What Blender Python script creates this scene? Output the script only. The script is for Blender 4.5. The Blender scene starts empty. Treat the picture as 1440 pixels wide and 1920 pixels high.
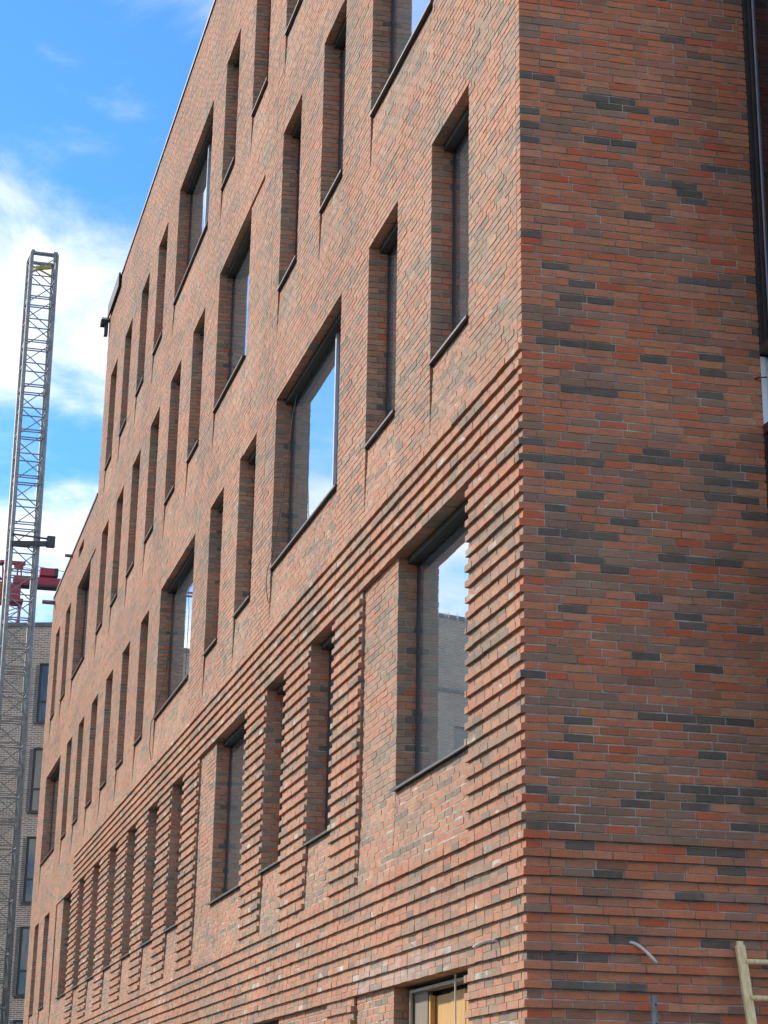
import bpy, math, random
import numpy as np
from mathutils import Matrix, Vector

rng = np.random.default_rng(7)
random.seed(7)
SC = bpy.context.scene
COL = SC.collection
H = 0.0667                 # one brick course
Z0 = 114 * H               # height of the datum course above the ground
def ZC(c): return Z0 + c * H

# ------------------------------------------------------------------ camera
CAM_YAW, CAM_PITCH, CAM_ROLL = 0.2239, 0.3735, 0.0194
CAM_POS = Vector((-4.835, -15.6384, 1.6198))
cam_data = bpy.data.cameras.new('camera')
cam = bpy.data.objects.new('camera', cam_data); COL.objects.link(cam)
fw = Vector((math.sin(CAM_YAW)*math.cos(CAM_PITCH), math.cos(CAM_YAW)*math.cos(CAM_PITCH), math.sin(CAM_PITCH)))
r0 = Vector((math.cos(CAM_YAW), -math.sin(CAM_YAW), 0)); u0 = r0.cross(fw)
cr, sr = math.cos(CAM_ROLL), math.sin(CAM_ROLL)
rr = cr*r0 + sr*u0; uu = -sr*r0 + cr*u0
cam.matrix_world = Matrix(((rr.x, uu.x, -fw.x, CAM_POS.x), (rr.y, uu.y, -fw.y, CAM_POS.y), (rr.z, uu.z, -fw.z, CAM_POS.z), (0, 0, 0, 1)))
cam_data.sensor_fit = 'HORIZONTAL'; cam_data.sensor_width = 36
cam_data.lens = 4036.45/1440*36
cam_data.shift_x = 28.3/1440; cam_data.shift_y = -384.0/1440
cam_data.clip_start = 0.1; cam_data.clip_end = 5000
SC.camera = cam

# ------------------------------------------------------------------ sky and sun
SUN_ELEV, SUN_AZ = math.radians(26), math.radians(43)     # azimuth from the street front's normal, away from the camera
sun_dir = Vector((-math.cos(SUN_AZ)*math.cos(SUN_ELEV), math.sin(SUN_AZ)*math.cos(SUN_ELEV), math.sin(SUN_ELEV)))
world = bpy.data.worlds.new('World'); SC.world = world; world.use_nodes = True
wt = world.node_tree; wn = wt.nodes; wl = wt.links
wn.clear()
wo = wn.new('ShaderNodeOutputWorld'); bg = wn.new('ShaderNodeBackground'); bg.inputs['Strength'].default_value = 0.10
sky = wn.new('ShaderNodeTexSky'); sky.sky_type = 'NISHITA'; sky.sun_disc = False
sky.sun_elevation = SUN_ELEV; sky.sun_rotation = math.atan2(sun_dir.x, sun_dir.y)
sky.air_density = 1.0; sky.dust_density = 0.4; sky.ozone_density = 3.0
tcw = wn.new('ShaderNodeTexCoord')
sep = wn.new('ShaderNodeSeparateXYZ'); wl.new(tcw.outputs['Generated'], sep.inputs[0])
def wmath(op, a, b=None):
    n = wn.new('ShaderNodeMath'); n.operation = op
    for i, v in enumerate((a, b)):
        if v is None: continue
        if isinstance(v, (int, float)): n.inputs[i].default_value = v
        else: wl.new(v, n.inputs[i])
    return n.outputs[0]
zz = wmath('ADD', wmath('MAXIMUM', sep.outputs['Z'], 0.0), 0.22)
comb = wn.new('ShaderNodeCombineXYZ')
wl.new(wmath('DIVIDE', sep.outputs['X'], zz), comb.inputs[0]); wl.new(wmath('DIVIDE', sep.outputs['Y'], zz), comb.inputs[1])
def wnoise(scale, detail, rough, loc, dist=0.0):
    mp = wn.new('ShaderNodeMapping'); mp.inputs['Location'].default_value = loc
    wl.new(comb.outputs[0], mp.inputs[0])
    n = wn.new('ShaderNodeTexNoise'); n.inputs['Scale'].default_value = scale; n.inputs['Detail'].default_value = detail
    n.inputs['Roughness'].default_value = rough; n.inputs['Distortion'].default_value = dist
    wl.new(mp.outputs[0], n.inputs['Vector']); return n.outputs['Fac']
WX, WY = 1.2, 8.05
big = wnoise(2.3, 2, 0.45, (WX, WY, 0.0)); fine = wnoise(7.0, 9, 0.58, (0.4, 2.2, 0.0), 0.35)
dens = wmath('ADD', wmath('MULTIPLY', big, 0.66), wmath('MULTIPLY', fine, 0.34))
cr1 = wn.new('ShaderNodeValToRGB'); wl.new(dens, cr1.inputs[0])
cr1.color_ramp.elements[0].position = 0.425; cr1.color_ramp.elements[0].color = (0, 0, 0, 1)
cr1.color_ramp.elements[1].position = 0.62; cr1.color_ramp.elements[1].color = (1, 1, 1, 1)
cr1.color_ramp.interpolation = 'EASE'
CLOUD = wn.new('ShaderNodeRGB'); CLOUD.outputs[0].default_value = (4.5, 4.3, 4.0, 1)
tint = wn.new('ShaderNodeMix'); tint.data_type = 'RGBA'; tint.blend_type = 'MULTIPLY'; tint.inputs['Factor'].default_value = 1.0
wl.new(sky.outputs[0], tint.inputs[6]); tint.inputs[7].default_value = (0.26, 0.50, 0.74, 1)
mixw = wn.new('ShaderNodeMix'); mixw.data_type = 'RGBA'
wl.new(cr1.outputs[0], mixw.inputs['Factor']); wl.new(tint.outputs[2], mixw.inputs[6]); wl.new(CLOUD.outputs[0], mixw.inputs[7])
wl.new(mixw.outputs[2], bg.inputs['Color']); wl.new(bg.outputs[0], wo.inputs['Surface'])

sun_data = bpy.data.lights.new('sun', 'SUN'); sun_data.energy = 1.15; sun_data.angle = math.radians(2.0); sun_data.color = (1.0, 0.92, 0.80)
sun = bpy.data.objects.new('sun', sun_data); COL.objects.link(sun)
sun.rotation_euler = (-sun_dir).to_track_quat('-Z', 'Y').to_euler(); sun.location = (-30, 20, 60)

SC.view_settings.view_transform = 'Standard'; SC.view_settings.look = 'None'
SC.view_settings.exposure = 1.86; SC.view_settings.gamma = 1.0

# ------------------------------------------------------------------ materials
def new_mat(name):
    m = bpy.data.materials.new(name); m.use_nodes = True
    nt = m.node_tree; nt.nodes.clear()
    out = nt.nodes.new('ShaderNodeOutputMaterial'); b = nt.nodes.new('ShaderNodeBsdfPrincipled')
    nt.links.new(b.outputs[0], out.inputs['Surface'])
    return m, nt, b
def node(nt, kind, **kw):
    n = nt.nodes.new(kind)
    for k, v in kw.items(): setattr(n, k, v)
    return n
def mixc(nt, fac, a, b, mode='MIX'):
    n = node(nt, 'ShaderNodeMix', data_type='RGBA', blend_type=mode)
    for sock, v in ((n.inputs['Factor'], fac), (n.inputs[6], a), (n.inputs[7], b)):
        if isinstance(v, (int, float)): sock.default_value = v
        elif isinstance(v, tuple): sock.default_value = v if len(v) == 4 else (*v, 1)
        else: nt.links.new(v, sock)
    return n.outputs[2]
def mth(nt, op, a, b=None, c=None, clamp=False):
    n = node(nt, 'ShaderNodeMath', operation=op, use_clamp=clamp)
    for i, v in enumerate((a, b, c)):
        if v is None: continue
        if isinstance(v, (int, float)): n.inputs[i].default_value = v
        else: nt.links.new(v, n.inputs[i])
    return n.outputs[0]
def noise(nt, vec, scale, detail=4, rough=0.55, mapping=None):
    if mapping:
        mp = node(nt, 'ShaderNodeMapping'); mp.inputs['Scale'].default_value = mapping
        nt.links.new(vec, mp.inputs[0]); vec = mp.outputs[0]
    n = node(nt, 'ShaderNodeTexNoise'); n.inputs['Scale'].default_value = scale; n.inputs['Detail'].default_value = detail
    n.inputs['Roughness'].default_value = rough; nt.links.new(vec, n.inputs['Vector']); return n.outputs['Fac']
def ramp(nt, fac, p0, p1, c0=(0, 0, 0, 1), c1=(1, 1, 1, 1)):
    r = node(nt, 'ShaderNodeValToRGB'); nt.links.new(fac, r.inputs[0])
    r.color_ramp.elements[0].position = p0; r.color_ramp.elements[1].position = p1
    r.color_ramp.elements[0].color = c0; r.color_ramp.elements[1].color = c1
    return r.outputs[0]
def bump(nt, b, hgt, strength, dist):
    n = node(nt, 'ShaderNodeBump'); n.inputs['Strength'].default_value = strength; n.inputs['Distance'].default_value = dist
    nt.links.new(hgt, n.inputs['Height']); nt.links.new(n.outputs[0], b.inputs['Normal'])
def position(nt): return node(nt, 'ShaderNodeNewGeometry').outputs['Position']

def stain_mask(nt, pos):
    # lime bloom washed out of the lintel over the ground floor opening
    s = node(nt, 'ShaderNodeSeparateXYZ'); nt.links.new(pos, s.inputs[0])
    dy = mth(nt, 'DIVIDE', mth(nt, 'SUBTRACT', s.outputs[1], 3.9), 2.3)
    dz = mth(nt, 'DIVIDE', mth(nt, 'SUBTRACT', s.outputs[2], ZC(-67)), 0.16)
    q = mth(nt, 'ADD', mth(nt, 'MULTIPLY', dy, dy), mth(nt, 'MULTIPLY', dz, dz))
    g = mth(nt, 'SUBTRACT', 1.15, q, clamp=True)
    n = ramp(nt, noise(nt, pos, 3.5, 5, 0.65), 0.36, 0.62)
    return mth(nt, 'MULTIPLY', mth(nt, 'MULTIPLY', g, n), 0.48)

def brick_mat(name, kind):
    m, nt, b = new_mat(name)
    at = node(nt, 'ShaderNodeAttribute', attribute_type=kind, attribute_name='tone')
    pos = position(nt)
    col = at.outputs['Color']
    # fire flashing: greyer patches that run over part of a brick
    n1 = ramp(nt, noise(nt, pos, 9.0, 3, 0.5, (1, 1, 1.7)), 0.44, 0.68)
    col = mixc(nt, mth(nt, 'MULTIPLY', n1, 0.42), col, (0.29, 0.165, 0.105))
    n2 = noise(nt, pos, 2.1, 4, 0.6)
    col = mixc(nt, 0.3, col, mixc(nt, n2, (0.62, 0.62, 0.62), (1.35, 1.32, 1.28)), 'MULTIPLY')
    nb = noise(nt, pos, 0.33, 3, 0.5)
    col = mixc(nt, 0.35, col, mixc(nt, ramp(nt, nb, 0.35, 0.65), (0.72, 0.70, 0.70), (1.25, 1.24, 1.22)), 'MULTIPLY')
    n3 = noise(nt, pos, 70, 5, 0.7)
    col = mixc(nt, 0.5, col, ramp(nt, n3, 0.25, 0.75, (0.55, 0.53, 0.5, 1), (1.3, 1.3, 1.3, 1)), 'MULTIPLY')
    lime = ramp(nt, noise(nt, pos, 16, 6, 0.75), 0.60, 0.76)
    where = ramp(nt, noise(nt, pos, 1.1, 3, 0.6), 0.42, 0.66)
    col = mixc(nt, mth(nt, 'MULTIPLY', lime, mth(nt, 'MULTIPLY_ADD', where, 0.4, 0.12)), col, (0.50, 0.45, 0.38))
    col = mixc(nt, stain_mask(nt, pos), col, (0.55, 0.51, 0.46))
    nt.links.new(col, b.inputs['Base Color'])
    b.inputs['Roughness'].default_value = 0.78
    b.inputs['Specular IOR Level'].default_value = 0.2
    hgt = mth(nt, 'ADD', noise(nt, pos, 130, 4, 0.7), mth(nt, 'MULTIPLY', noise(nt, pos, 22, 3, 0.5), 1.4))
    bump(nt, b, hgt, 0.55, 0.004)
    return m
M = {}
M['brick'] = brick_mat('fired_brick', 'GEOMETRY')
M['brick_one'] = brick_mat('fired_brick_single', 'OBJECT')

m, nt, b = new_mat('mortar'); pos = position(nt)
c = mixc(nt, ramp(nt, noise(nt, pos, 4, 5, 0.65), 0.38, 0.68), (0.27, 0.22, 0.16), (0.66, 0.58, 0.47))
c = mixc(nt, stain_mask(nt, pos), c, (0.6, 0.57, 0.52))
c = mixc(nt, 0.5, c, ramp(nt, noise(nt, pos, 90, 4, 0.7), 0.3, 0.7, (0.6, 0.6, 0.6, 1), (1.2, 1.2, 1.2, 1)), 'MULTIPLY')
nt.links.new(c, b.inputs['Base Color']); b.inputs['Roughness'].default_value = 0.95
bump(nt, b, noise(nt, pos, 140, 4, 0.7), 0.6, 0.004); M['mortar'] = m

def plain(name, c0, c1, rough, metal=0.0, nscale=6.0, bstr=0.15, stretch=None, spec=0.5):
    m, nt, b = new_mat(name)
    tc = node(nt, 'ShaderNodeTexCoord').outputs['Object']
    n = noise(nt, tc, nscale, 6, 0.62, stretch)
    nt.links.new(mixc(nt, ramp(nt, n, 0.3, 0.7), c0, c1), b.inputs['Base Color'])
    b.inputs['Metallic'].default_value = metal; b.inputs['Specular IOR Level'].default_value = spec
    r = mth(nt, 'MULTIPLY_ADD', noise(nt, tc, nscale*3, 4), 0.25, rough-0.12)
    nt.links.new(r, b.inputs['Roughness'])
    if bstr: bump(nt, b, noise(nt, tc, nscale*6, 4, 0.6), bstr, 0.004)
    M[name] = m; return m
plain('sill_metal', (0.05, 0.048, 0.046), (0.09, 0.086, 0.082), 0.5, 0.0, 8, 0.05)
plain('frame_dark', (0.04, 0.036, 0.033), (0.065, 0.059, 0.054), 0.4, 0.1, 8, 0.03)
plain('frame_light', (0.36, 0.38, 0.42), (0.5, 0.52, 0.56), 0.35, 0.4, 8, 0.03)
plain('head_board', (0.04, 0.034, 0.028), (0.075, 0.066, 0.056), 0.85, 0, 5, 0.2)
plain('galvanised', (0.16, 0.165, 0.16), (0.31, 0.315, 0.305), 0.55, 0.2, 9, 0.1)
plain('white_pvc', (0.72, 0.73, 0.74), (0.82, 0.82, 0.82), 0.45, 0, 5, 0.05)
plain('pale_panel', (0.42, 0.47, 0.5), (0.55, 0.6, 0.62), 0.6, 0, 4, 0.05)
plain('crane_red', (0.30, 0.018, 0.032), (0.42, 0.04, 0.05), 0.5, 0, 1.2, 0.05)
plain('crane_dark', (0.05, 0.02, 0.035), (0.10, 0.04, 0.05), 0.6, 0, 1.2, 0.05)
plain('crane_pale', (0.4, 0.4, 0.42), (0.6, 0.6, 0.62), 0.5, 0.2, 1.2, 0.05)
plain('crane_orange', (0.55, 0.22, 0.04), (0.68, 0.3, 0.06), 0.5, 0, 1.2, 0.05)
plain('yellow_paint', (0.5, 0.36, 0.06), (0.6, 0.46, 0.1), 0.55, 0, 9, 0.1)
plain('conduit', (0.58, 0.52, 0.44), (0.72, 0.66, 0.57), 0.55, 0, 20, 0.1)
plain('cable', (0.016, 0.015, 0.014), (0.03, 0.028, 0.026), 0.6, 0, 20, 0.0)
plain('hole', (0.01, 0.009, 0.008), (0.02, 0.018, 0.015), 0.9, 0, 20, 0.0)
plain('coping', (0.12, 0.112, 0.106), (0.20, 0.19, 0.18), 0.5, 0.3, 3, 0.05)
plain('site_gravel', (0.04, 0.036, 0.030), (0.075, 0.067, 0.056), 0.95, 0, 1.5, 0.5)
plain('rope', (0.6, 0.56, 0.46), (0.75, 0.72, 0.62), 0.8, 0, 30, 0.2)
def wood(name, c0, c1, axis):
    m, nt, b = new_mat(name)
    tc = node(nt, 'ShaderNodeTexCoord').outputs['Object']
    st = [14.0, 14.0, 14.0]; st[axis] = 0.8
    g = noise(nt, tc, 3.0, 6, 0.6, tuple(st))
    c = mixc(nt, ramp(nt, g, 0.3, 0.7), c0, c1)
    k = ramp(nt, noise(nt, tc, 5, 3, 0.5), 0.66, 0.74)
    c = mixc(nt, mth(nt, 'MULTIPLY', k, 0.5), c, (0.12, 0.07, 0.03))
    nt.links.new(c, b.inputs['Base Color']); b.inputs['Roughness'].default_value = 0.7
    bump(nt, b, g, 0.3, 0.004); M[name] = m
wood('ladder_wood', (0.66, 0.45, 0.17), (0.90, 0.74, 0.42), 2)
wood('plywood', (0.52, 0.275, 0.075), (0.64, 0.37, 0.12), 2)
wood('pale_wood', (0.38, 0.32, 0.24), (0.55, 0.48, 0.38), 2)
wood('weathered_wood', (0.17, 0.13, 0.085), (0.30, 0.235, 0.16), 2)

def glass_mat(name, tintc, ior, dust, metal=0.0):
    m, nt, b = new_mat(name); pos = position(nt)
    n = noise(nt, pos, 4.0, 6, 0.7, (3, 3, 0.35))
    d = mth(nt, 'MULTIPLY', ramp(nt, n, 0.5, 0.8), dust)
    nt.links.new(mixc(nt, d, tintc, (0.45, 0.45, 0.44)), b.inputs['Base Color'])
    b.inputs['IOR'].default_value = ior; b.inputs['Metallic'].default_value = metal
    nt.links.new(mth(nt, 'MULTIPLY_ADD', d, 0.5, 0.012), b.inputs['Roughness'])
    M[name] = m
glass_mat('glass', (0.50, 0.56, 0.59), 1.5, 0.2, 0.88)
glass_mat('far_glass', (0.11, 0.115, 0.12), 1.5, 0.25, 0.5)
glass_mat('bay_glass', (0.008, 0.010, 0.011), 1.55, 0.03)

def far_brick_mat():
    m, nt, b = new_mat('far_brickwork')
    tc = node(nt, 'ShaderNodeTexCoord').outputs['Object']
    s = node(nt, 'ShaderNodeSeparateXYZ'); nt.links.new(tc, s.inputs[0])
    cb = node(nt, 'ShaderNodeCombineXYZ'); nt.links.new(s.outputs[0], cb.inputs[0]); nt.links.new(s.outputs[2], cb.inputs[1])
    bt = node(nt, 'ShaderNodeTexBrick'); nt.links.new(cb.outputs[0], bt.inputs['Vector'])
    bt.inputs['Scale'].default_value = 1.0; bt.inputs['Brick Width'].default_value = 0.24; bt.inputs['Row Height'].default_value = 0.0667
    bt.inputs['Mortar Size'].default_value = 0.010; bt.inputs['Mortar Smooth'].default_value = 0.2; bt.offset = 0.5
    bt.inputs['Color1'].default_value = (0.50, 0.33, 0.21, 1); bt.inputs['Color2'].default_value = (0.25, 0.17, 0.115, 1)
    bt.inputs['Mortar'].default_value = (0.86, 0.77, 0.64, 1)
    pn = noise(nt, tc, 0.7, 4, 0.6)
    c = mixc(nt, 0.6, bt.outputs['Color'], ramp(nt, pn, 0.3, 0.7, (0.75, 0.72, 0.7, 1), (1.25, 1.22, 1.18, 1)), 'MULTIPLY')
    nt.links.new(c, b.inputs['Base Color']); b.inputs['Roughness'].default_value = 0.9
    bump(nt, b, mth(nt, 'SUBTRACT', 1.0, bt.outputs['Fac']), 0.8, 0.008)
    M['far_brick'] = m
far_brick_mat()

# ------------------------------------------------------------------ mesh helpers
BOX_F = np.array([[0,1,3,2],[4,6,7,5],[0,4,5,1],[2,3,7,6],[0,2,6,4],[1,5,7,3]])
def link(name, me, mat=None, parent=None, loc=None):
    o = bpy.data.objects.new(name, me); COL.objects.link(o)
    if mat is not None and me is not None and not me.materials: me.materials.append(M[mat])
    if parent is not None: o.parent = parent
    if loc is not None: o.location = loc
    return o
def empty(name, loc=(0, 0, 0)):
    o = bpy.data.objects.new(name, None); COL.objects.link(o); o.location = loc; o.empty_display_size = 0.3; return o
def tag(o, label=None, cat=None, group=None, kind=None):
    if label: o['label'] = label
    if cat: o['category'] = cat
    if group: o['group'] = group
    if cat and not kind: kind = 'thing'
    if kind: o['kind'] = kind
    return o
def boxes_mesh(name, B):
    """B: (n,6) array x0,x1,y0,y1,z0,z1 (or (n,8,3) corners)"""
    B = np.asarray(B, dtype=float)
    n = len(B)
    if B.ndim == 2:
        V = np.empty((n, 8, 3))
        for i in range(8):
            V[:, i, 0] = B[:, 1 if i & 4 else 0]; V[:, i, 1] = B[:, 3 if i & 2 else 2]; V[:, i, 2] = B[:, 5 if i & 1 else 4]
    else: V = B
    F = (BOX_F[None] + 8*np.arange(n)[:, None, None]).reshape(-1)
    me = bpy.data.meshes.new(name)
    me.vertices.add(8*n); me.vertices.foreach_set('co', V.reshape(-1))
    me.loops.add(24*n); me.loops.foreach_set('vertex_index', F.astype(np.int32))
    me.polygons.add(6*n); me.polygons.foreach_set('loop_start', np.arange(0, 24*n, 4, dtype=np.int32))
    me.polygons.foreach_set('loop_total', np.full(6*n, 4, dtype=np.int32))
    me.update(calc_edges=True); me.shade_flat()
    return me
class MB:
    def __init__(s): s.v = []; s.f = []
    def box(s, x0, x1, y0, y1, z0, z1):
        k = len(s.v)
        s.v += [(x, y, z) for x in (x0, x1) for y in (y0, y1) for z in (z0, z1)]
        s.f += [tuple(int(i)+k for i in q) for q in BOX_F]; return s
    def bar(s, p, q, w, d=None, up=(0, 0, 1)):
        p, q = Vector(p), Vector(q); d = d or w
        a = (q-p).normalized(); u = Vector(up)
        if abs(a.dot(u)) > 0.98: u = Vector((0, 1, 0))
        e = a.cross(u).normalized(); g = e.cross(a)
        k = len(s.v)
        for o in (p, q):
            for i, j in ((-1, -1), (1, -1), (1, 1), (-1, 1)): s.v.append(tuple(o + e*(i*w/2) + g*(j*d/2)))
        s.f += [(k, k+3, k+2, k+1), (k+4, k+5, k+6, k+7)] + [(k+i, k+(i+1) % 4, k+4+(i+1) % 4, k+4+i) for i in range(4)]; return s
    def tube(s, pts, r, n=8, caps=True):
        pts = [Vector(p) for p in pts]; k = len(s.v)
        rs = r if isinstance(r, (list, tuple)) else [r]*len(pts)
        prev = None
        for i, p in enumerate(pts):
            t = (pts[min(i+1, len(pts)-1)] - pts[max(i-1, 0)]).normalized()
            if prev is None:
                u = Vector((0, 0, 1)) if abs(t.z) < 0.9 else Vector((1, 0, 0)); e = t.cross(u).normalized()
            else: e = (prev - t*prev.dot(t)).normalized()
            prev = e; g = t.cross(e)
            for j in range(n):
                a = 2*math.pi*j/n; s.v.append(tuple(p + rs[i]*(math.cos(a)*e + math.sin(a)*g)))
        for i in range(len(pts)-1):
            for j in range(n): s.f.append((k+i*n+j, k+i*n+(j+1) % n, k+(i+1)*n+(j+1) % n, k+(i+1)*n+j))
        if caps: s.f += [tuple(k+j for j in reversed(range(n))), tuple(k+(len(pts)-1)*n+j for j in range(n))]
        return s
    def prism(s, poly, axis, a, b):
        """polygon in the plane across `axis`, extruded from a to b"""
        k = len(s.v); n = len(poly)
        for t in (a, b):
            for p in poly:
                v = list(p); v.insert(axis, t); s.v.append(tuple(v))
        s.f += [tuple(k+i for i in range(n)), tuple(k+n+i for i in reversed(range(n)))]
        s.f += [(k+i, k+n+i, k+n+(i+1) % n, k+(i+1) % n) for i in range(n)]; return s
    def build(s, name, mat, parent=None, loc=None, smooth=False):
        me = bpy.data.meshes.new(name); me.from_pydata(s.v, [], s.f)
        import bmesh as _b
        bm = _b.new(); bm.from_mesh(me); _b.ops.recalc_face_normals(bm, faces=bm.faces); bm.to_mesh(me); bm.free()
        me.shade_flat()
        if smooth:
            me.polygons.foreach_set('use_smooth', [len(p.vertices) == 4 for p in me.polygons])
        me.update(); return link(name, me, mat, parent, loc)

# ------------------------------------------------------------------ ground
g = MB(); g.v = [(-900, -300, 0), (900, -300, 0), (900, 1500, 0), (-900, 1500, 0)]; g.f = [(0, 1, 2, 3)]
tag(g.build('ground', 'site_gravel'), kind='structure')

# ------------------------------------------------------------------ the brick building: what is where on the street front
END, STEP = 45.75, 34.72                 # far end of the front, where the roof steps down
TOP, TOP_LOW = 202, 130                  # parapet courses
REL_END = 34.45                          # end of the ribbed brickwork
DEPTH = 0.26                             # window reveal
WIN = {
 1: (-43, -9, [(1.59,4.20),(6.95,8.23),(9.68,10.94),(12.33,14.93),(17.78,19.09),(20.55,21.87),(23.31,24.66),(26.12,27.45),(28.95,30.25),(31.72,33.02),(34.5,36.8),(39.95,41.3),(42.9,44.15)]),
 2: (14, 49, [(1.59,2.94),(4.32,5.64),(7.03,11.0),(12.45,13.77),(15.15,16.4),(17.92,21.85),(23.4,24.56),(26.15,27.35),(28.88,30.13),(31.6,32.88),(34.4,35.62),(37.1,38.35),(39.95,43.9)]),
 3: (73, 109, [(2.94,5.68),(7.14,8.45),(9.88,11.18),(13.83,16.57),(18.05,19.36),(20.73,22.05),(23.48,24.8),(26.26,27.57),(29.0,30.3),(31.72,33.05),(35.63,38.45),(40.0,41.28),(42.9,44.07)]),
 4: (133, 169, [(9.95,11.3),(12.65,14.0),(15.5,16.85),(18.23,22.27),(23.8,25.15),(26.5,27.8),(29.32,30.66),(32.05,33.4)]),
}
BLIND = [(4.20, 5.63, -43, -9), (14.93, 16.32, -43, -9), (36.8, 38.3, -43, -9), (12.55, 13.83, 73, 109), (34.35, 35.63, 73, 109)]
GROUND_OPEN = [(1.59, 4.16, -110, -69), (9.62, 12.1, -104, -69)]
GROUND_BLIND = [(4.16, 5.66, -114, -69), (6.9, 9.62, -114, -69)]
SLOT = (37.55, 38.75, 121, 125)           # putlog slot left open near the low parapet
JOINTS = [11.72, 45.12]                  # movement joints
openings = [(a, b_, c0, c1) for (c0, c1, l) in WIN.values() for (a, b_) in l] + GROUND_OPEN + [SLOT]
panels = []                              # a, b, bottom, full-depth-from, top
for c0, c1, l in WIN.values():
    for a, b_ in l: panels.append((a, b_, c0-11, c0, c0))
for a, b_, c0, c1 in BLIND: panels.append((a, b_, c0-11, c0, c1))
for a, b_, c0, c1 in GROUND_BLIND: panels.append((a, b_, c0, c0+1, c1))
PROUD, SUNK = 0.031, 0.028

def front_runs(c):
    """[(y0, y1, outward offset)] of solid brickwork in course c of the street front"""
    top_y = END if c < TOP_LOW else STEP
    cuts = {0.0, top_y}
    ops = [o for o in openings if o[2] <= c < o[3]]
    pls = [p_ for p_ in panels if p_[2] <= c < p_[4]]
    for o in ops + pls: cuts |= {o[0], o[1]}
    ribbed = (c <= 1 and c % 2 == 1)
    if c <= 1: cuts.add(REL_END)
    cuts = sorted(x for x in cuts if 0 <= x <= top_y)
    runs = []
    for y0, y1 in zip(cuts, cuts[1:]):
        ym = (y0+y1)/2
        if any(o[0] < ym < o[1] for o in ops): continue
        n = PROUD if (ribbed and ym < REL_END) else 0.0
        for p_ in pls:
            if p_[0] < ym < p_[1]:
                n = -SUNK*min(1.0, (c - p_[2] + 0.5)/max(1, p_[3]-p_[2]))
        if n < -0.004: y1 -= 0.014          # open joint along the far edge of a sunk panel
        if runs and abs(runs[-1][1]-y0) < 1e-6 and abs(runs[-1][2]-n) < 1e-6: runs[-1][1] = y1
        else: runs.append([y0, y1, n])
    out = []
    for y0, y1, n in runs:                # movement joints split a run
        for j in JOINTS:
            if c >= 2 and y0 + 0.2 < j < y1 - 0.2:
                out.append((y0, j-0.007, n)); y0 = j+0.007
        out.append((y0, y1, n))
    return out
def right_runs(c):
    n = PROUD if (c % 2 == 1 and c <= -57) else 0.0
    if c >= -50: return [(0.0, 2.065, n), (4.6, 9.0, n)]
    return [(0.0, 9.0, n)]
def lay(s0, s1, off):
    """brick pieces of a run; the joints sit on a 240 mm grid"""
    k0 = math.floor((s0-off)/0.24); js = [s0]
    x = off + 0.24*(k0+1)
    while x < s1:
        if x - js[-1] > 0.055 and s1 - x > 0.055: js.append(x)
        x += 0.24
    js.append(s1)
    return [(a + (0.006 if i else 0.0), b_ - (0.006 if i < len(js)-2 else 0.0)) for i, (a, b_) in enumerate(zip(js, js[1:]))]

TONES = np.array([[0.62,0.205,0.098],[0.57,0.195,0.100],[0.70,0.150,0.066],[0.45,0.190,0.110],[0.34,0.190,0.125],[0.150,0.122,0.098],[0.62,0.235,0.128]])
PROB = np.array([0.29, 0.20, 0.14, 0.14, 0.10, 0.06, 0.07])
PROB = PROB/PROB.sum(); CUM = np.cumsum(PROB)
TONES_MEAN = (TONES*PROB[:, None]).sum(0)*1.05
GRID = rng.random((140, 160))
def patch(sv, zv):
    # slow random field over a wall (cells about 0.8 x 0.3 m): the grey bricks come in loose drifts
    a, b_ = np.asarray(sv)/0.8 + 20, np.asarray(zv)/0.3
    i, j = np.floor(a).astype(int), np.floor(b_).astype(int); fa, fb_ = a-i, b_-j
    g = lambda i_, j_: GRID[j_ % 140, i_ % 160]
    return (g(i, j)*(1-fa)+g(i+1, j)*fa)*(1-fb_) + (g(i, j+1)*(1-fa)+g(i+1, j+1)*fa)*fb_
def tones(n, keep=0.30, drift=None, amt=0.42):
    idx = np.searchsorted(CUM, rng.random(n)); k = rng.random(n) < keep
    if drift is not None:
        grey = rng.random(n) < amt*np.clip((drift-0.52)/0.24, 0, 1)
        idx = np.where(grey, rng.choice([3, 4, 4, 4, 5], n), idx)
    for i in range(1, n):
        if k[i] and idx[i-1] >= 3: idx[i] = idx[i-1]
    t = TONES[idx]*(1 + rng.normal(0, 0.09, (n, 1)))*(1 + rng.normal(0, 0.022, (n, 3)))
    return np.clip(t, 0.03, 0.6)

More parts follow.
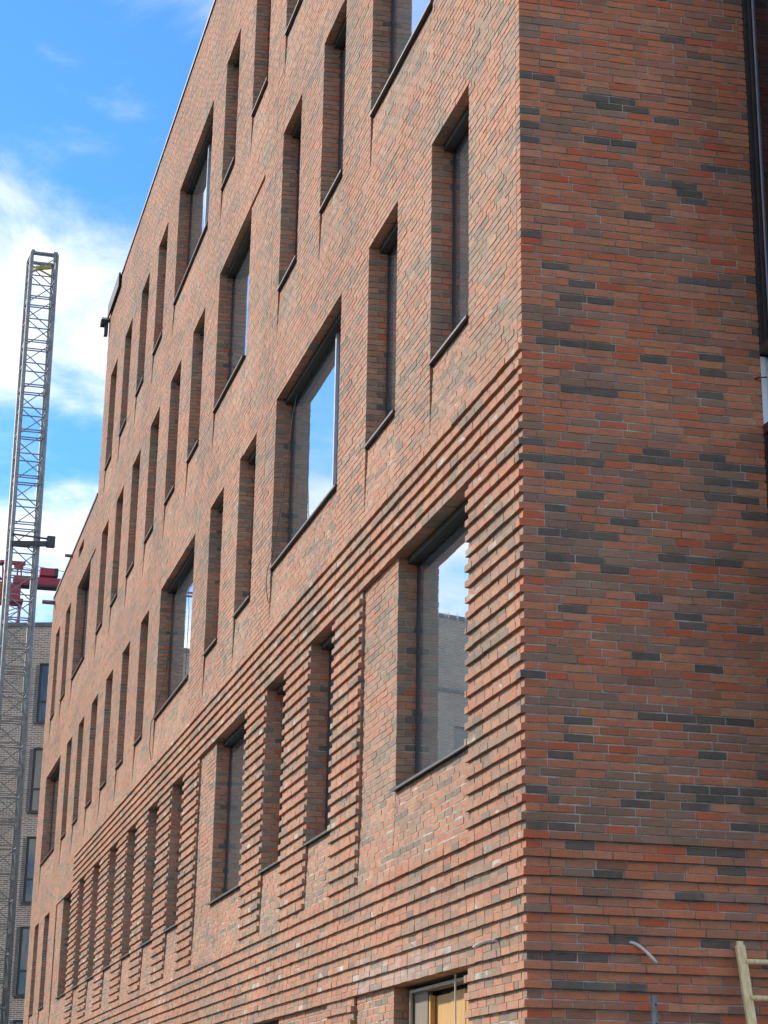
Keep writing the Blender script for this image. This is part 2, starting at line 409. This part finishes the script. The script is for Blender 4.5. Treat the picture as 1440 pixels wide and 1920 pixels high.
SHEEN_TONE = np.array([0.41, 0.315, 0.22])  # pale tone that stands in for sheen on the sunlit front
QUOIN = []
BR = []        # brick boxes of the mass: x0,x1,y0,y1,z0,z1
BT = []        # their tones
ONE = []       # single bricks of the side wall
MF, MS = [], []  # mortar of the front / of the side wall
prev = 0.0
gapset = {-60, -63, -64, -68, -71, -72, -76, -79, -80, -84}
for c in range(-114, TOP):
    z0, z1 = ZC(c)+0.006, ZC(c)+0.0607
    off = (prev + random.choice([0.07, 0.12, 0.12, 0.17])) % 0.24; prev = off
    boxes = []
    proud_c = (c % 2 == 1)
    nL = PROUD if (c <= 1 and proud_c) else 0.0
    nR = PROUD if (c <= -57 and proud_c) else 0.0
    qd = 0.108                              # quoin brick: how far it runs along the front
    for y0, y1, n in front_runs(c):
        yb = y0
        if y0 == 0.0:
            yb = qd + (0.036 if c in gapset else 0.011)
        pcs = lay(yb, y1, off)
        for i, (a, b_) in enumerate(pcs):
            d = 0.108
            if i == 0 and y0 > 0 : d = 0.108 if c % 2 else 0.18
            if i == len(pcs)-1 and y1 < END: d = 0.108 if c % 2 else 0.18
            boxes.append((-n + rng.normal(0, .0012 if n <= 0 else .0018), d, a, b_, z0, z1))
        # returns of the reveals
        for (yy, sgn) in ((y0, 1), (y1, -1)):
            if any(abs((o[0] if sgn < 0 else o[1]) - yy) < 1e-6 and o[2] <= c < o[3] for o in openings):
                xa = (0.108 if c % 2 else 0.18) + 0.011
                e = rng.normal(0, .001)
                ya, yc = (yy + e, yy + 0.09) if sgn > 0 else (yy - 0.09, yy - e)
                boxes.append((xa, DEPTH + 0.01, ya, yc, z0, z1))
        MF.append((0.0045 if n > 0 else -n + 0.0045, 0.285, y0 + (0.009 if y0 > 0 else 0.04), y1 - 0.009, ZC(c)+0.015, ZC(c+1)+0.015))
        if n > 0: MF.append((-n + 0.003, 0.05, max(y0, 0.02) + 0.006, y1 - 0.006, z0 + 0.004, z1 - 0.004))
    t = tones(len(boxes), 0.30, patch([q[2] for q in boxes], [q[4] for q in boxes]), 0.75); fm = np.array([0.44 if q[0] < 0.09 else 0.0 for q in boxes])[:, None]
    t = t*(1-fm) + SHEEN_TONE*fm*rng.normal(1, 0.06, (len(boxes), 1))   # pale sky sheen of the street front, mixed into its brick colours
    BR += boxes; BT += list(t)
    # side wall
    offR = (off*1.7 + 0.05) % 0.24; rb = []
    for x0, x1, n in right_runs(c):
        if x0 == 0.0:
            L = 0.172 if proud_c else (0.112 if c % 4 else 0.172)
            rb.append((-nL + rng.normal(0, .001), L, -nR, qd, z0, z1)); xb = L + 0.011
        else: xb = x0
        for a, b_ in lay(xb, x1, offR): rb.append((a, b_, -n + rng.normal(0, .0012), 0.108, z0, z1))
        MS.append((x0 + 0.009, x1 - 0.006, 0.0075, 0.2, ZC(c)+0.015, ZC(c+1)+0.015))
        if n > 0: MS.append((x0 - 0.012, x1 - 0.008, -n + 0.009, 0.05, z0 + 0.004, z1 - 0.004))
    t = tones(len(rb), 0.28, patch([q[0]+70 for q in rb], [q[4] for q in rb]), 0.72)
    for q, tt in zip(rb, t):
        if -77 <= c <= -42 and 0.05 < q[0] and q[1] < 2.2 and len(ONE) < 300: ONE.append((q, tt))
        else:
            if q[0] < 0.05: QUOIN.append(len(BR))
            BR.append(q); BT.append(tt)

building = empty('brick_building', (0, 0, 0))
tag(building, 'red and grey brick corner building with ribbed lower storeys and tall narrow windows', 'building')
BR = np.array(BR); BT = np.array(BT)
V = np.empty((len(BR), 8, 3))
for i in range(8):
    V[:, i, 0] = BR[:, 1 if i & 4 else 0]; V[:, i, 1] = BR[:, 3 if i & 2 else 2]; V[:, i, 2] = BR[:, 5 if i & 1 else 4]
near = np.exp(-np.maximum(BR[:, 2], 0)/14)[:, None, None]
V += rng.normal(0, 0.0011, V.shape)*near            # hand-made edges, no two alike
dz = rng.normal(0, 0.0012, len(BR)); V[:, :, 2] += dz[:, None]
me = boxes_mesh('brickwork', V)
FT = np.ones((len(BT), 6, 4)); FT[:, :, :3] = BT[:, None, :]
FT[QUOIN, 0, :3] = FT[QUOIN, 0, :3]*0.62 + SHEEN_TONE*0.38      # same painted sheen on the street face of the corner bricks
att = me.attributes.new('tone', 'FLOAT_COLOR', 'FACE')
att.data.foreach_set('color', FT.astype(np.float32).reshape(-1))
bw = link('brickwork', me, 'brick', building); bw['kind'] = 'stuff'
front_wall = link('wall', boxes_mesh('front_mortar', MF), 'mortar', building)
side_wall = link('wall', boxes_mesh('side_mortar', MS), 'mortar', building)

def single_brick_mesh(L, D, Hh):
    mb = MB(); e = 0.0025; hx, hy, hz = L/2, D/2, Hh/2
    # front (y = -hy) chamfered, back plain
    ring0 = [(-hx+e, -hy, -hz+e), (hx-e, -hy, -hz+e), (hx-e, -hy, hz-e), (-hx+e, -hy, hz-e)]
    ring1 = [(-hx, -hy+e, -hz), (hx, -hy+e, -hz), (hx, -hy+e, hz), (-hx, -hy+e, hz)]
    ring2 = [(-hx, hy, -hz), (hx, hy, -hz), (hx, hy, hz), (-hx, hy, hz)]
    mb.v = ring0 + ring1 + ring2
    mb.f = [(0, 1, 2, 3)] + [(a+4*r, a+4*(r+1), (a+1) % 4+4*(r+1), (a+1) % 4+4*r) for r in (0, 1) for a in range(4)]
    me = bpy.data.meshes.new('brick'); me.from_pydata(mb.v, [], mb.f); me.materials.append(M['brick_one']); me.update(); me.shade_flat(); return me
cache = {}
for q, tt in ONE:
    L, D, Hh = q[1]-q[0], q[3]-q[2], q[5]-q[4]
    key = (round(L/0.004), round(D/0.004))
    if key not in cache: cache[key] = single_brick_mesh(key[0]*0.004, key[1]*0.004, Hh)
    o = bpy.data.objects.new('brick', cache[key]); COL.objects.link(o); o.parent = side_wall
    o.location = ((q[0]+q[1])/2, (q[2]+q[3])/2, (q[4]+q[5])/2 + rng.normal(0, 0.0008))
    o.rotation_euler = (rng.normal(0, 0.004), rng.normal(0, 0.003), rng.normal(0, 0.004))
    o['tone'] = [float(v) for v in tt]

# roof and copings
mb = MB(); mb.box(0.3, 9.0, 0.3, STEP-0.01, ZC(TOP)-0.6, ZC(TOP)-0.4).box(0.3, 9.0, STEP, END, ZC(TOP_LOW)-0.6, ZC(TOP_LOW)-0.4)
mb.box(0.29, 0.33, 0.3, END, 0.02, ZC(TOP_LOW)-0.7); mb.box(0.29, 0.33, 0.3, STEP-.02, ZC(TOP_LOW)-0.65, ZC(TOP)-0.62)
mb.build('roof', 'hole', building)
MB().box(0.02, 0.3, STEP-0.3, STEP-0.015, ZC(TOP_LOW)-0.1, ZC(TOP)-0.02).build('step_wall', 'mortar', building)
MB().box(0.0, 9, END-0.06, END+0.02, 0, ZC(TOP_LOW)-0.03).build('end_wall', 'mortar', building)
for (y0, y1, c) in ((-0.03, STEP+0.03, TOP), (STEP, END+0.03, TOP_LOW)):
    mb = MB(); mb.box(-0.025, 0.34, y0, y1, ZC(c)+0.018, ZC(c)+0.045); mb.box(-0.028, -0.02, y0, y1, ZC(c)-0.03, ZC(c)+0.016)
    mb.build('coping', 'coping', building)

# ------------------------------------------------------------------ windows of the street front
def window(a, b_, zs, zh, mull=None):
    f = MB(); fr = 0.022; x0, x1 = 0.215, 0.275
    zs2 = zs + 0.052
    f.box(x0, x1, a, a+fr, zs2, zh+0.01).box(x0, x1, b_-fr, b_, zs2, zh+0.01)
    f.box(x0+.001, x1-.001, a+fr, b_-fr, zs2, zs2+fr).box(x0+.001, x1-.001, a+fr, b_-fr, zh-fr-0.02, zh+0.01)
    w = f.build('window', 'frame_dark', building)
    p_ = MB().box(0.232, 0.25, a+fr*0.7, b_-fr*0.7, zs2+fr*0.7, zh-fr*0.7); p_.build('pane', 'glass', w)
    s = MB()
    s.prism([(-0.022, zs+0.018), (0.23, zs+0.03), (0.23, zs+0.05), (-0.022, zs+0.030)], 1, a+0.003, b_-0.003)
    s.box(-0.026, -0.0215, a+0.003, b_-0.003, zs+0.008, zs+0.0305)
    s.build('sill', 'sill_metal', w)
    hb = MB().box(0.122, 0.213, a+0.002, b_-0.002, zh-0.055, zh+0.02); hb.build('head_board', 'head_board', w)
    if mull is not None:
        MB().box(0.190, 0.228, mull-0.028, mull+0.028, zs2+fr+.002, zh-fr-.022).build('mullion', 'frame_light', w)
    return w
for row, (c0, c1, l) in WIN.items():
    for a, b_ in l:
        mull = None
        if b_-a > 3.5: mull = a + (1.15 if row == 2 else 1.75)
        window(a, b_, ZC(c0), ZC(c1), mull)
window(9.62, 12.1, ZC(-104), ZC(-69))
# the slot near the low parapet is closed a little way in
MB().box(0.09, 0.12, SLOT[0]-.02, SLOT[1]+.02, ZC(SLOT[2])-.02, ZC(SLOT[3])+.02).build('slot_backing', 'hole', building)

# ------------------------------------------------------------------ dark bays on the side wall
def bay(z0, z1):
    x0, x1, yf = 2.068, 4.6, -1.15
    f = MB(); t = 0.075
    f.box(x0, x0+t, -0.03, 0.12, z0, z1).box(x0, x0+t, yf, yf+t, z0, z1).box(x1-t, x1, yf, yf+t, z0, z1).box(x1-t, x1, -0.03, 0.12, z0, z1)
    f.box(x0-0.006, x1+0.006, yf-0.02, 0.1, z0-0.075, z0-0.001).box(x0-0.006, x1+0.006, yf-0.02, 0.1, z1+0.001, z1+0.08)
    f.box(x0+.012, x0+0.05, -0.11, -0.08, z0, z1)
    o = f.build('bay_window', 'frame_dark', building)
    MB().box(x0+0.03, x0+0.045, yf+t, -0.03, z0+.001, z1-.001).build('side_pane', 'bay_glass', o)
    MB().box(x0+t, x1-t, yf+0.03, yf+0.045, z0+.001, z1-.001).build('front_pane', 'bay_glass', o)
    MB().box(x0+0.018, x0+0.029, -0.17, -0.16, z0+.002, z1-.002).build('seal', 'frame_light', o)
    MB().box(x0+0.3, x1-0.1, 0.08, 0.11, z0, z1).build('back_panel', 'hole', o)
bay(ZC(0)+0.31, ZC(0)+4.6)
bay(ZC(0)-3.25, ZC(0)-0.46)
w = MB().box(2.068, 2.115, 0.0, 0.07, ZC(0)-0.37, ZC(0)+0.22).box(2.122, 2.14, 0.012, 0.07, ZC(0)-0.37, ZC(0)+0.22).build('white_frame', 'white_pvc', building)
MB().box(2.14, 4.6, 0.03, 0.06, ZC(0)-0.37, ZC(0)+0.22).build('infill_panel', 'pale_panel', w)
MB().box(2.05, 4.6, 0.19, 0.24, ZC(-52), ZC(TOP)-.7).build('backing_wall', 'hole', building)
# small fixing left sticking out of the joint beside the white frame
MB().tube([(2.01, 0.01, ZC(0)+0.02), (2.03, -0.05, ZC(0)+0.015), (2.085, -0.08, ZC(0)+0.012)], 0.006, 6).build('wall_tie', 'cable', building)

# ------------------------------------------------------------------ boarded opening on the ground floor
gz = ZC(-69)
door = MB(); ya, yb = 1.60, 4.15
door.box(0.175, 0.25, yb-0.10, yb-0.005, 0.3, gz-0.02).box(0.175, 0.25, ya+0.005, ya+0.10, 0.3, gz-0.02).box(0.18, 0.245, ya+0.1, yb-0.1, gz-0.065, gz-0.02)
fr = door.build('door_frame', 'weathered_wood', building)
MB().box(0.15, 0.173, yb-0.115, yb-0.085, 0.3, gz-0.03).box(0.15, 0.173, ya, yb-0.116, gz-0.055, gz-0.03).build('trim_strip', 'pale_wood', fr)
MB().box(0.19, 0.235, yb-0.58, yb-0.101, 0.3, gz-0.068).build('side_panel', 'weathered_wood', fr)
edges = [ya+0.101, 2.05, 2.55, 3.02, yb-0.585]
for i, (a, b_) in enumerate(zip(edges, edges[1:])):
    MB().box(0.25+0.006*(i % 2), 0.27+0.006*(i % 2), a+0.004, b_-0.004, 0.3, gz-0.10-0.006*(i % 2)).build('plywood_sheet', 'plywood', fr)
MB().box(0.20, 0.245, yb-0.64, yb-0.585, 0.3, gz-0.1).build('batten', 'plywood', fr)
MB().box(0.30, 0.32, ya, yb, 0.2, gz).build('dark_backing', 'hole', fr)
rope = MB().tube([(0.10, 2.33, gz+0.0), (0.105, 2.33, gz-0.5), (0.10, 2.35, gz-1.5), (0.12, 2.34, gz-2.2)], 0.008, 6).build('rope', 'rope', None)
tag(rope, 'thin pale rope hanging in front of the boarded ground floor opening', 'rope')

# ------------------------------------------------------------------ conduit stubs, rod, ladder, cables
def curve(p, n=10):
    p = [Vector(v) for v in p]; out = []
    for i in range(n+1):
        t = i/n; out.append((1-t)**2*p[0] + 2*t*(1-t)*p[1] + t*t*p[2])
    return out
def stub(pts, label):
    o = MB().tube(curve(pts), 0.0125, 10).build('conduit_stub', 'conduit', None, smooth=True)
    tag(o, label, 'conduit', None)
    e = Vector(pts[2]); d = (Vector(pts[2]) - Vector(pts[1])).normalized()
    MB().tube([e - d*0.002, e + d*0.0012], 0.0092, 10).build('open_end', 'hole', o)
stub([(0.03, 0.72, ZC(0)-4.475), (-0.10, 0.74, ZC(0)-4.46), (-0.185, 0.78, ZC(0)-4.53)], 'curved grey conduit stub sticking out of the sunlit ribbed street front')
stub([(0.785, 0.03, ZC(0)-4.515), (0.83, -0.06, ZC(0)-4.50), (0.965, -0.10, ZC(0)-4.665)], 'drooping grey conduit stub sticking out of the shaded side wall')

rod = MB().tube([(0.915, -0.15, 0.0), (0.915, -0.15, ZC(0)-4.895)], 0.0255, 14).build('steel_rod', 'galvanised', None, smooth=True)
tag(rod, 'upright galvanised steel tube with drilled holes in front of the side wall', 'pole')
for i in range(9):
    z = ZC(0)-4.96-0.13*i
    MB().tube([(0.915+0.004, -0.17, z), (0.915+0.004, -0.1768, z)], 0.0075, 8).build('drilled_hole', 'hole', rod)

lad = empty('wooden_ladder', (1.62, -0.98, 0)); tag(lad, 'pale wooden ladder leaning against the shaded side wall', 'ladder')
def on_lad(z): return -0.09 - (ZC(0)-4.515 - z)*0.285
topz = ZC(0)-4.515
for i, x in enumerate((1.625, 2.07)):
    s = MB()
    p, q = Vector((x, on_lad(0.0), 0.0)), Vector((x, on_lad(topz), topz))
    s.bar(p, q, 0.068, 0.034, up=(0, 1, 0))
    s.bar(q - (q-p).normalized()*0.0, q + (q-p).normalized()*0.03, 0.045, 0.03, up=(0, 1, 0))
    o = s.build('rail', 'ladder_wood', lad); o.location = -Vector(lad.location)
z = topz - 0.115
while z > 0.2:
    s = MB().tube([(1.64, on_lad(z)-0.012, z), (2.06, on_lad(z)-0.012, z)], 0.021, 8)
    o = s.build('rung', 'ladder_wood', lad, smooth=True); o.location = -Vector(lad.location)
    z -= 0.262
def cable(pts, r, label):
    o = MB().tube(pts, r, 6).build('cable', 'cable', None, smooth=True); return tag(o, label, 'cable')
cable([(0.17, 10.45, ZC(49)-0.08), (0.13, 10.47, ZC(44)), (0.08, 10.62, ZC(30)), (-0.02, 10.86, ZC(16)), (-0.056, 10.93, ZC(14)), (-0.052, 10.99, ZC(11)), (-0.012, 11.02, ZC(8))], 0.005, 'black cable hanging from the wide mirror-like window and over its sill')
cable([(0.17, 20.6, ZC(49)-0.08), (0.10, 20.75, ZC(40)), (0.06, 21.1, ZC(24)), (-0.02, 21.7, ZC(15)), (-0.056, 21.8, ZC(13)), (-0.05, 21.86, ZC(7)), (-0.01, 21.88, ZC(4))], 0.006, 'black cable draped over the sill of the second wide window above the ribs')
for (y, z, L, lab) in ((45.3, ZC(0)+8.45, 0.36, 'grey overflow pipe jutting out near the far low parapet corner'), (40.55, ZC(0)+8.62, 0.2, 'small grey pipe end poking out below the low parapet')):
    o = MB().tube([(0.05, y, z), (-L, y, z+0.01)], 0.06 if L > 0.3 else 0.045, 10).build('overflow_pipe', 'coping', None, smooth=True); tag(o, lab, 'pipe')
    MB().tube([(-L+0.001, y, z+0.01), (-L-0.003, y, z+0.01)], 0.048 if L > 0.3 else 0.035, 10).build('open_end', 'hole', o)
# dark edge board hung on the high parapet
eb = empty('roof_edge_board', (-0.15, 34.6, ZC(202))); tag(eb, 'dark edge board hung outside the high parapet at the roof step', 'board')
o = MB().box(-0.075, -0.035, 32.3, 34.55, ZC(202)-0.30, ZC(202)+0.05).build('board', 'cable', eb); o.location = -Vector(eb.location)
o = MB().box(-0.22, -0.03, 34.56, 34.80, ZC(202)-0.46, ZC(202)-0.33).build('end_bracket', 'cable', eb); o.location = -Vector(eb.location)
o = MB().box(-0.21, 0.02, 34.54, 34.78, ZC(202)-0.325, ZC(202)-0.28).build('bracket_cap', 'white_pvc', eb); o.location = -Vector(eb.location)
o = MB().box(-0.12, -0.03, 34.58, 34.76, ZC(202)-0.72, ZC(202)-0.465).build('hook', 'frame_dark', eb); o.location = -Vector(eb.location)

# ------------------------------------------------------------------ lattice mast
mast = empty('lattice_mast', (-0.56, 50.0, 0)); tag(mast, 'tall slender grey lattice hoist mast standing clear against the sky', 'mast')
mast.rotation_euler = (0, math.radians(-0.55), math.radians(4))
S = 0.41; SEC = 1.5; NSEC = 19; R = 0.036
for sx in (-1, 1):
    for sy in (-1, 1):
        MB().tube([(sx*S, sy*S, 0), (sx*S, sy*S, NSEC*SEC)], 0.066 if sx < 0 else 0.058, 8).build('chord', 'galvanised', mast, smooth=True)
cs = [(-S, -S), (S, -S), (S, S), (-S, S)]
def section_mesh():
    b1 = MB()
    for z in (0.035, SEC/2, SEC-0.035):
        for i in range(4):
            (xa, ya_), (xb, yb_) = cs[i], cs[(i+1) % 4]
            b1.bar((xa, ya_, z), (xb, yb_, z), 0.034)
    for hlf in (0, 1):
        za, zb = (0.05, SEC/2-0.03) if hlf == 0 else (SEC/2+0.03, SEC-0.05)
        for i in range(4):
            (xa, ya_), (xb, yb_) = cs[i], cs[(i+1) % 4]
            flip = (i + hlf) % 2
            b1.bar((xa, ya_, za if flip else zb), (xb, yb_, zb if flip else za), 0.028)
    me = bpy.data.meshes.new('bracing'); me.from_pydata(b1.v, [], b1.f); me.materials.append(M['galvanised']); me.update(); return me
sm = section_mesh()
bk = MB(); bk.box(S-0.13, S-0.04, -S-0.10, -S-0.03, -0.24, 0.10).box(S-0.18, S-0.12, -S-0.09, -S-0.04, -0.08, 0.05)
bkm = bpy.data.meshes.new('coupling'); bkm.from_pydata(bk.v, [], bk.f); bkm.materials.append(M['galvanised']); bkm.update()
for i in range(NSEC):
    o = bpy.data.objects.new('bracing', sm); COL.objects.link(o); o.parent = mast; o.location = (0, 0, i*SEC)
    o = bpy.data.objects.new('coupling', bkm); COL.objects.link(o); o.parent = mast; o.location = (0, 0, (i+1)*SEC)
top = NSEC*SEC
b1 = MB()
for i in range(4):
    (xa, ya_), (xb, yb_) = cs[i], cs[(i+1) % 4]; b1.bar((xa*1.03, ya_*1.03, top+0.03), (xb*1.03, yb_*1.03, top+0.03), 0.07)
b1.box(-S-.02, -S+.1, -S-.02, -S+.1, top+.03, top+.13).box(S-.08, S+.02, -S-.02, -S+.08, top+.03, top+.13)
b1.build('top_frame', 'galvanised', mast)
b1 = MB().bar((-S, S, top-0.05), (S, S, top-0.4), 0.05).bar((-S, S, top-0.35), (S, S, top-0.05), 0.05).bar((-0.2, 0.1, top-.3), (0.3, 0.1, top-.2), 0.12)
b1.build('top_guide', 'yellow_paint', mast)
za = 18.95
b1 = MB().bar((-S, -S-.06, za-0.14), (S+0.42, -S-.06, za-0.05), 0.10, 0.16).bar((-S, -S-.06, za+0.16), (S+0.3, -S-.06, za+0.10), 0.05).box(S+0.25, S+0.5, -S-0.16, -S+0.04, za-0.16, za+0.18)
b1.build('tie_arm', 'frame_dark', mast)

# ------------------------------------------------------------------ red tower crane far behind
cr_ = empty('tower_crane', (5.55, 160.0, 0)); tag(cr_, 'distant red tower crane with orange cab behind the brown brick block', 'crane')
mz = 42.9; q = 0.68
for sx in (-1, 1):
    for sy in (-1, 1): MB().bar((sx*q, sy*q, 0), (sx*q, sy*q, mz), 0.16).build('mast_leg', 'crane_red', cr_)
b1 = MB(); z = 20.0
while z < mz-1:
    for i in range(4):
        (xa, ya_), (xb, yb_) = [(-q, -q), (q, -q), (q, q), (-q, q)][i], [(-q, -q), (q, -q), (q, q), (-q, q)][(i+1) % 4]
        b1.bar((xa, ya_, z), (xb, yb_, z+0.6), 0.08).bar((xa, ya_, z+1.2), (xb, yb_, z+0.6), 0.08)
    z += 1.2
b1.build('mast_bracing', 'crane_pale', cr_)
MB().box(-0.9, 0.9, -0.9, 0.9, mz, mz+0.28).box(-0.55, 0.65, -0.7, 0.7, mz+0.28, mz+1.5).box(-0.95, -0.3, -0.95, -0.6, mz+0.05, mz+2.0).build('slewing_unit', 'crane_red', cr_)
b1 = MB().box(0.0, 7.0, -0.6, -0.45, 44.55, 45.15).box(0.0, 7.0, 0.45, 0.6, 44.55, 45.15); b1.build('counter_jib', 'crane_red', cr_)
MB().box(0.0, 7.0, -0.63, 0.63, 44.36, 44.54).build('jib_flange', 'crane_dark', cr_)
MB().box(2.1, 3.55, -0.65, 0.65, 45.32, 45.95).build('winch_housing', 'crane_red', cr_)
MB().box(3.3, 3.6, -0.66, 0.66, 45.31, 45.97).build('housing_end', 'crane_dark', cr_)
MB().box(-1.2, 0.9, -0.25, 0.25, 46.2, 46.45).bar((0.3, 0, 44.5), (0.3, 0, 46.2), 0.14).bar((0.7, 0, 44.5), (0.55, 0, 46.2), 0.12).bar((-0.85, 0, 44.4), (-0.95, 0, 46.2), 0.10).bar((-0.7, 0, 44.6), (-0.95, 0, 46.2), 0.1).box(0.0, 0.75, -0.3, 0.3, 45.85, 46.2).build('tower_head', 'crane_red', cr_)
MB().bar((0.8, 0, 46.3), (4.2, 0, 45.9), 0.06).bar((0.8, 0, 46.0), (2.1, 0, 45.85), 0.05).bar((0.9, 0, 45.55), (2.1, 0, 45.4), 0.04).build('stay_cable', 'crane_pale', cr_)
MB().box(-2.3, -0.96, -0.8, 0.7, 43.0, 44.5).build('cab', 'crane_orange', cr_)
b1 = MB()
for yy in (-0.6, 0.6): b1.bar((-0.4, yy, 44.75), (-34, yy, 44.75), 0.16)
b1.bar((-1.0, 0, 46.1), (-34, 0, 46.0), 0.14)
x = -1.0
while x > -33:
    for yy in (-0.6, 0.6): b1.bar((x, yy, 44.75), (x-0.75, 0, 46.05), 0.07).bar((x-1.5, yy, 44.75), (x-0.75, 0, 46.05), 0.07)
    x -= 1.5
b1.build('jib', 'crane_red', cr_)

# ------------------------------------------------------------------ brown brick block across the end of the street
FA = math.radians(-20)
fb = empty('brick_block', (1.27, 64.0, 0)); fb.rotation_euler = (0, 0, FA)
tag(fb, 'brown brick apartment block with dark windows behind the lattice mast', 'building')
FH = 19.72
FW = [(16.0, 18.2), (12.78, 15.08), (9.6, 11.92), (6.45, 8.8), (3.3, 5.65)]
cols = [(-0.19, 1.35)] + [(-4.6-4.5*i, -3.0-4.5*i) for i in range(8)]
wall = MB()
xs = sorted({-40.0, 3.2} | {v for c_ in cols for v in c_})
for xa, xb in zip(xs, xs[1:]):
    if any(abs(xa-c_[0]) < 1e-6 for c_ in cols):
        zs = [0.0] + sorted(v for w_ in FW for v in w_) + [FH-0.15]
        for i in range(0, len(zs), 2): wall.box(xa, xb, 0, 0.3, zs[i], zs[i+1])
    else: wall.box(xa, xb, 0, 0.3, 0, FH-0.15)
wall.build('wall', 'far_brick', fb)
MB().box(-40.1, -40.0, 0, 12, 0, FH-0.15).box(3.2, 3.3, 0, 12, 0, FH-0.15).box(-40, 3.2, 11.9, 12, 0, FH-.15).build('wall', 'far_brick', fb)
MB().box(-40.15, 3.35, -0.06, 12.1, FH-0.15, FH).build('coping', 'coping', fb)
MB().box(-40.0, -16.0, 0.02, 11.8, FH, FH+3.0).build('upper_storey', 'far_brick', fb)
MB().box(-40.1, -15.9, -0.05, 11.9, FH+3.0, FH+3.14).build('coping', 'coping', fb)
MB().box(-21.3, -20.2, 2.0, 3.0, FH+3.14, FH+4.6).build('chimney', 'coping', fb)
for ci, (xa, xb) in enumerate(cols):
    for za_, zb_ in FW:
        t = 0.07; zm = za_ + (zb_-za_)*0.36
        f = MB().box(xa, xa+t, 0.06, 0.14, za_, zb_).box(xb-t, xb, 0.06, 0.14, za_, zb_).box(xa+t, xb-t, 0.061, 0.139, za_, za_+t).box(xa+t, xb-t, 0.061, 0.139, zb_-t, zb_).box(xa+t, xb-t, 0.061, 0.139, zm-t/2, zm+t/2)
        w = f.build('window', 'frame_dark', fb)
        for z_a, z_b in ((za_+t, zm-t/2), (zm+t/2, zb_-t)):
            MB().box(xa+t, xb-t, 0.1, 0.11, z_a, z_b).build('pane', 'far_glass', w)
        MB().box(xa-0.05, xb+0.05, -0.07, 0.058, za_-0.05, za_-0.004).build('sill', 'sill_metal', w)
        if ci == 0:
            n = int((zb_-za_)/0.0667)
            s = MB()
            for k in range(n): s.box(xa-0.115, xa-0.006, -0.012, 0.05, za_+k*0.0667+0.006, za_+(k+1)*0.0667-0.006)
            s.build('reveal_edge', 'coping', w)
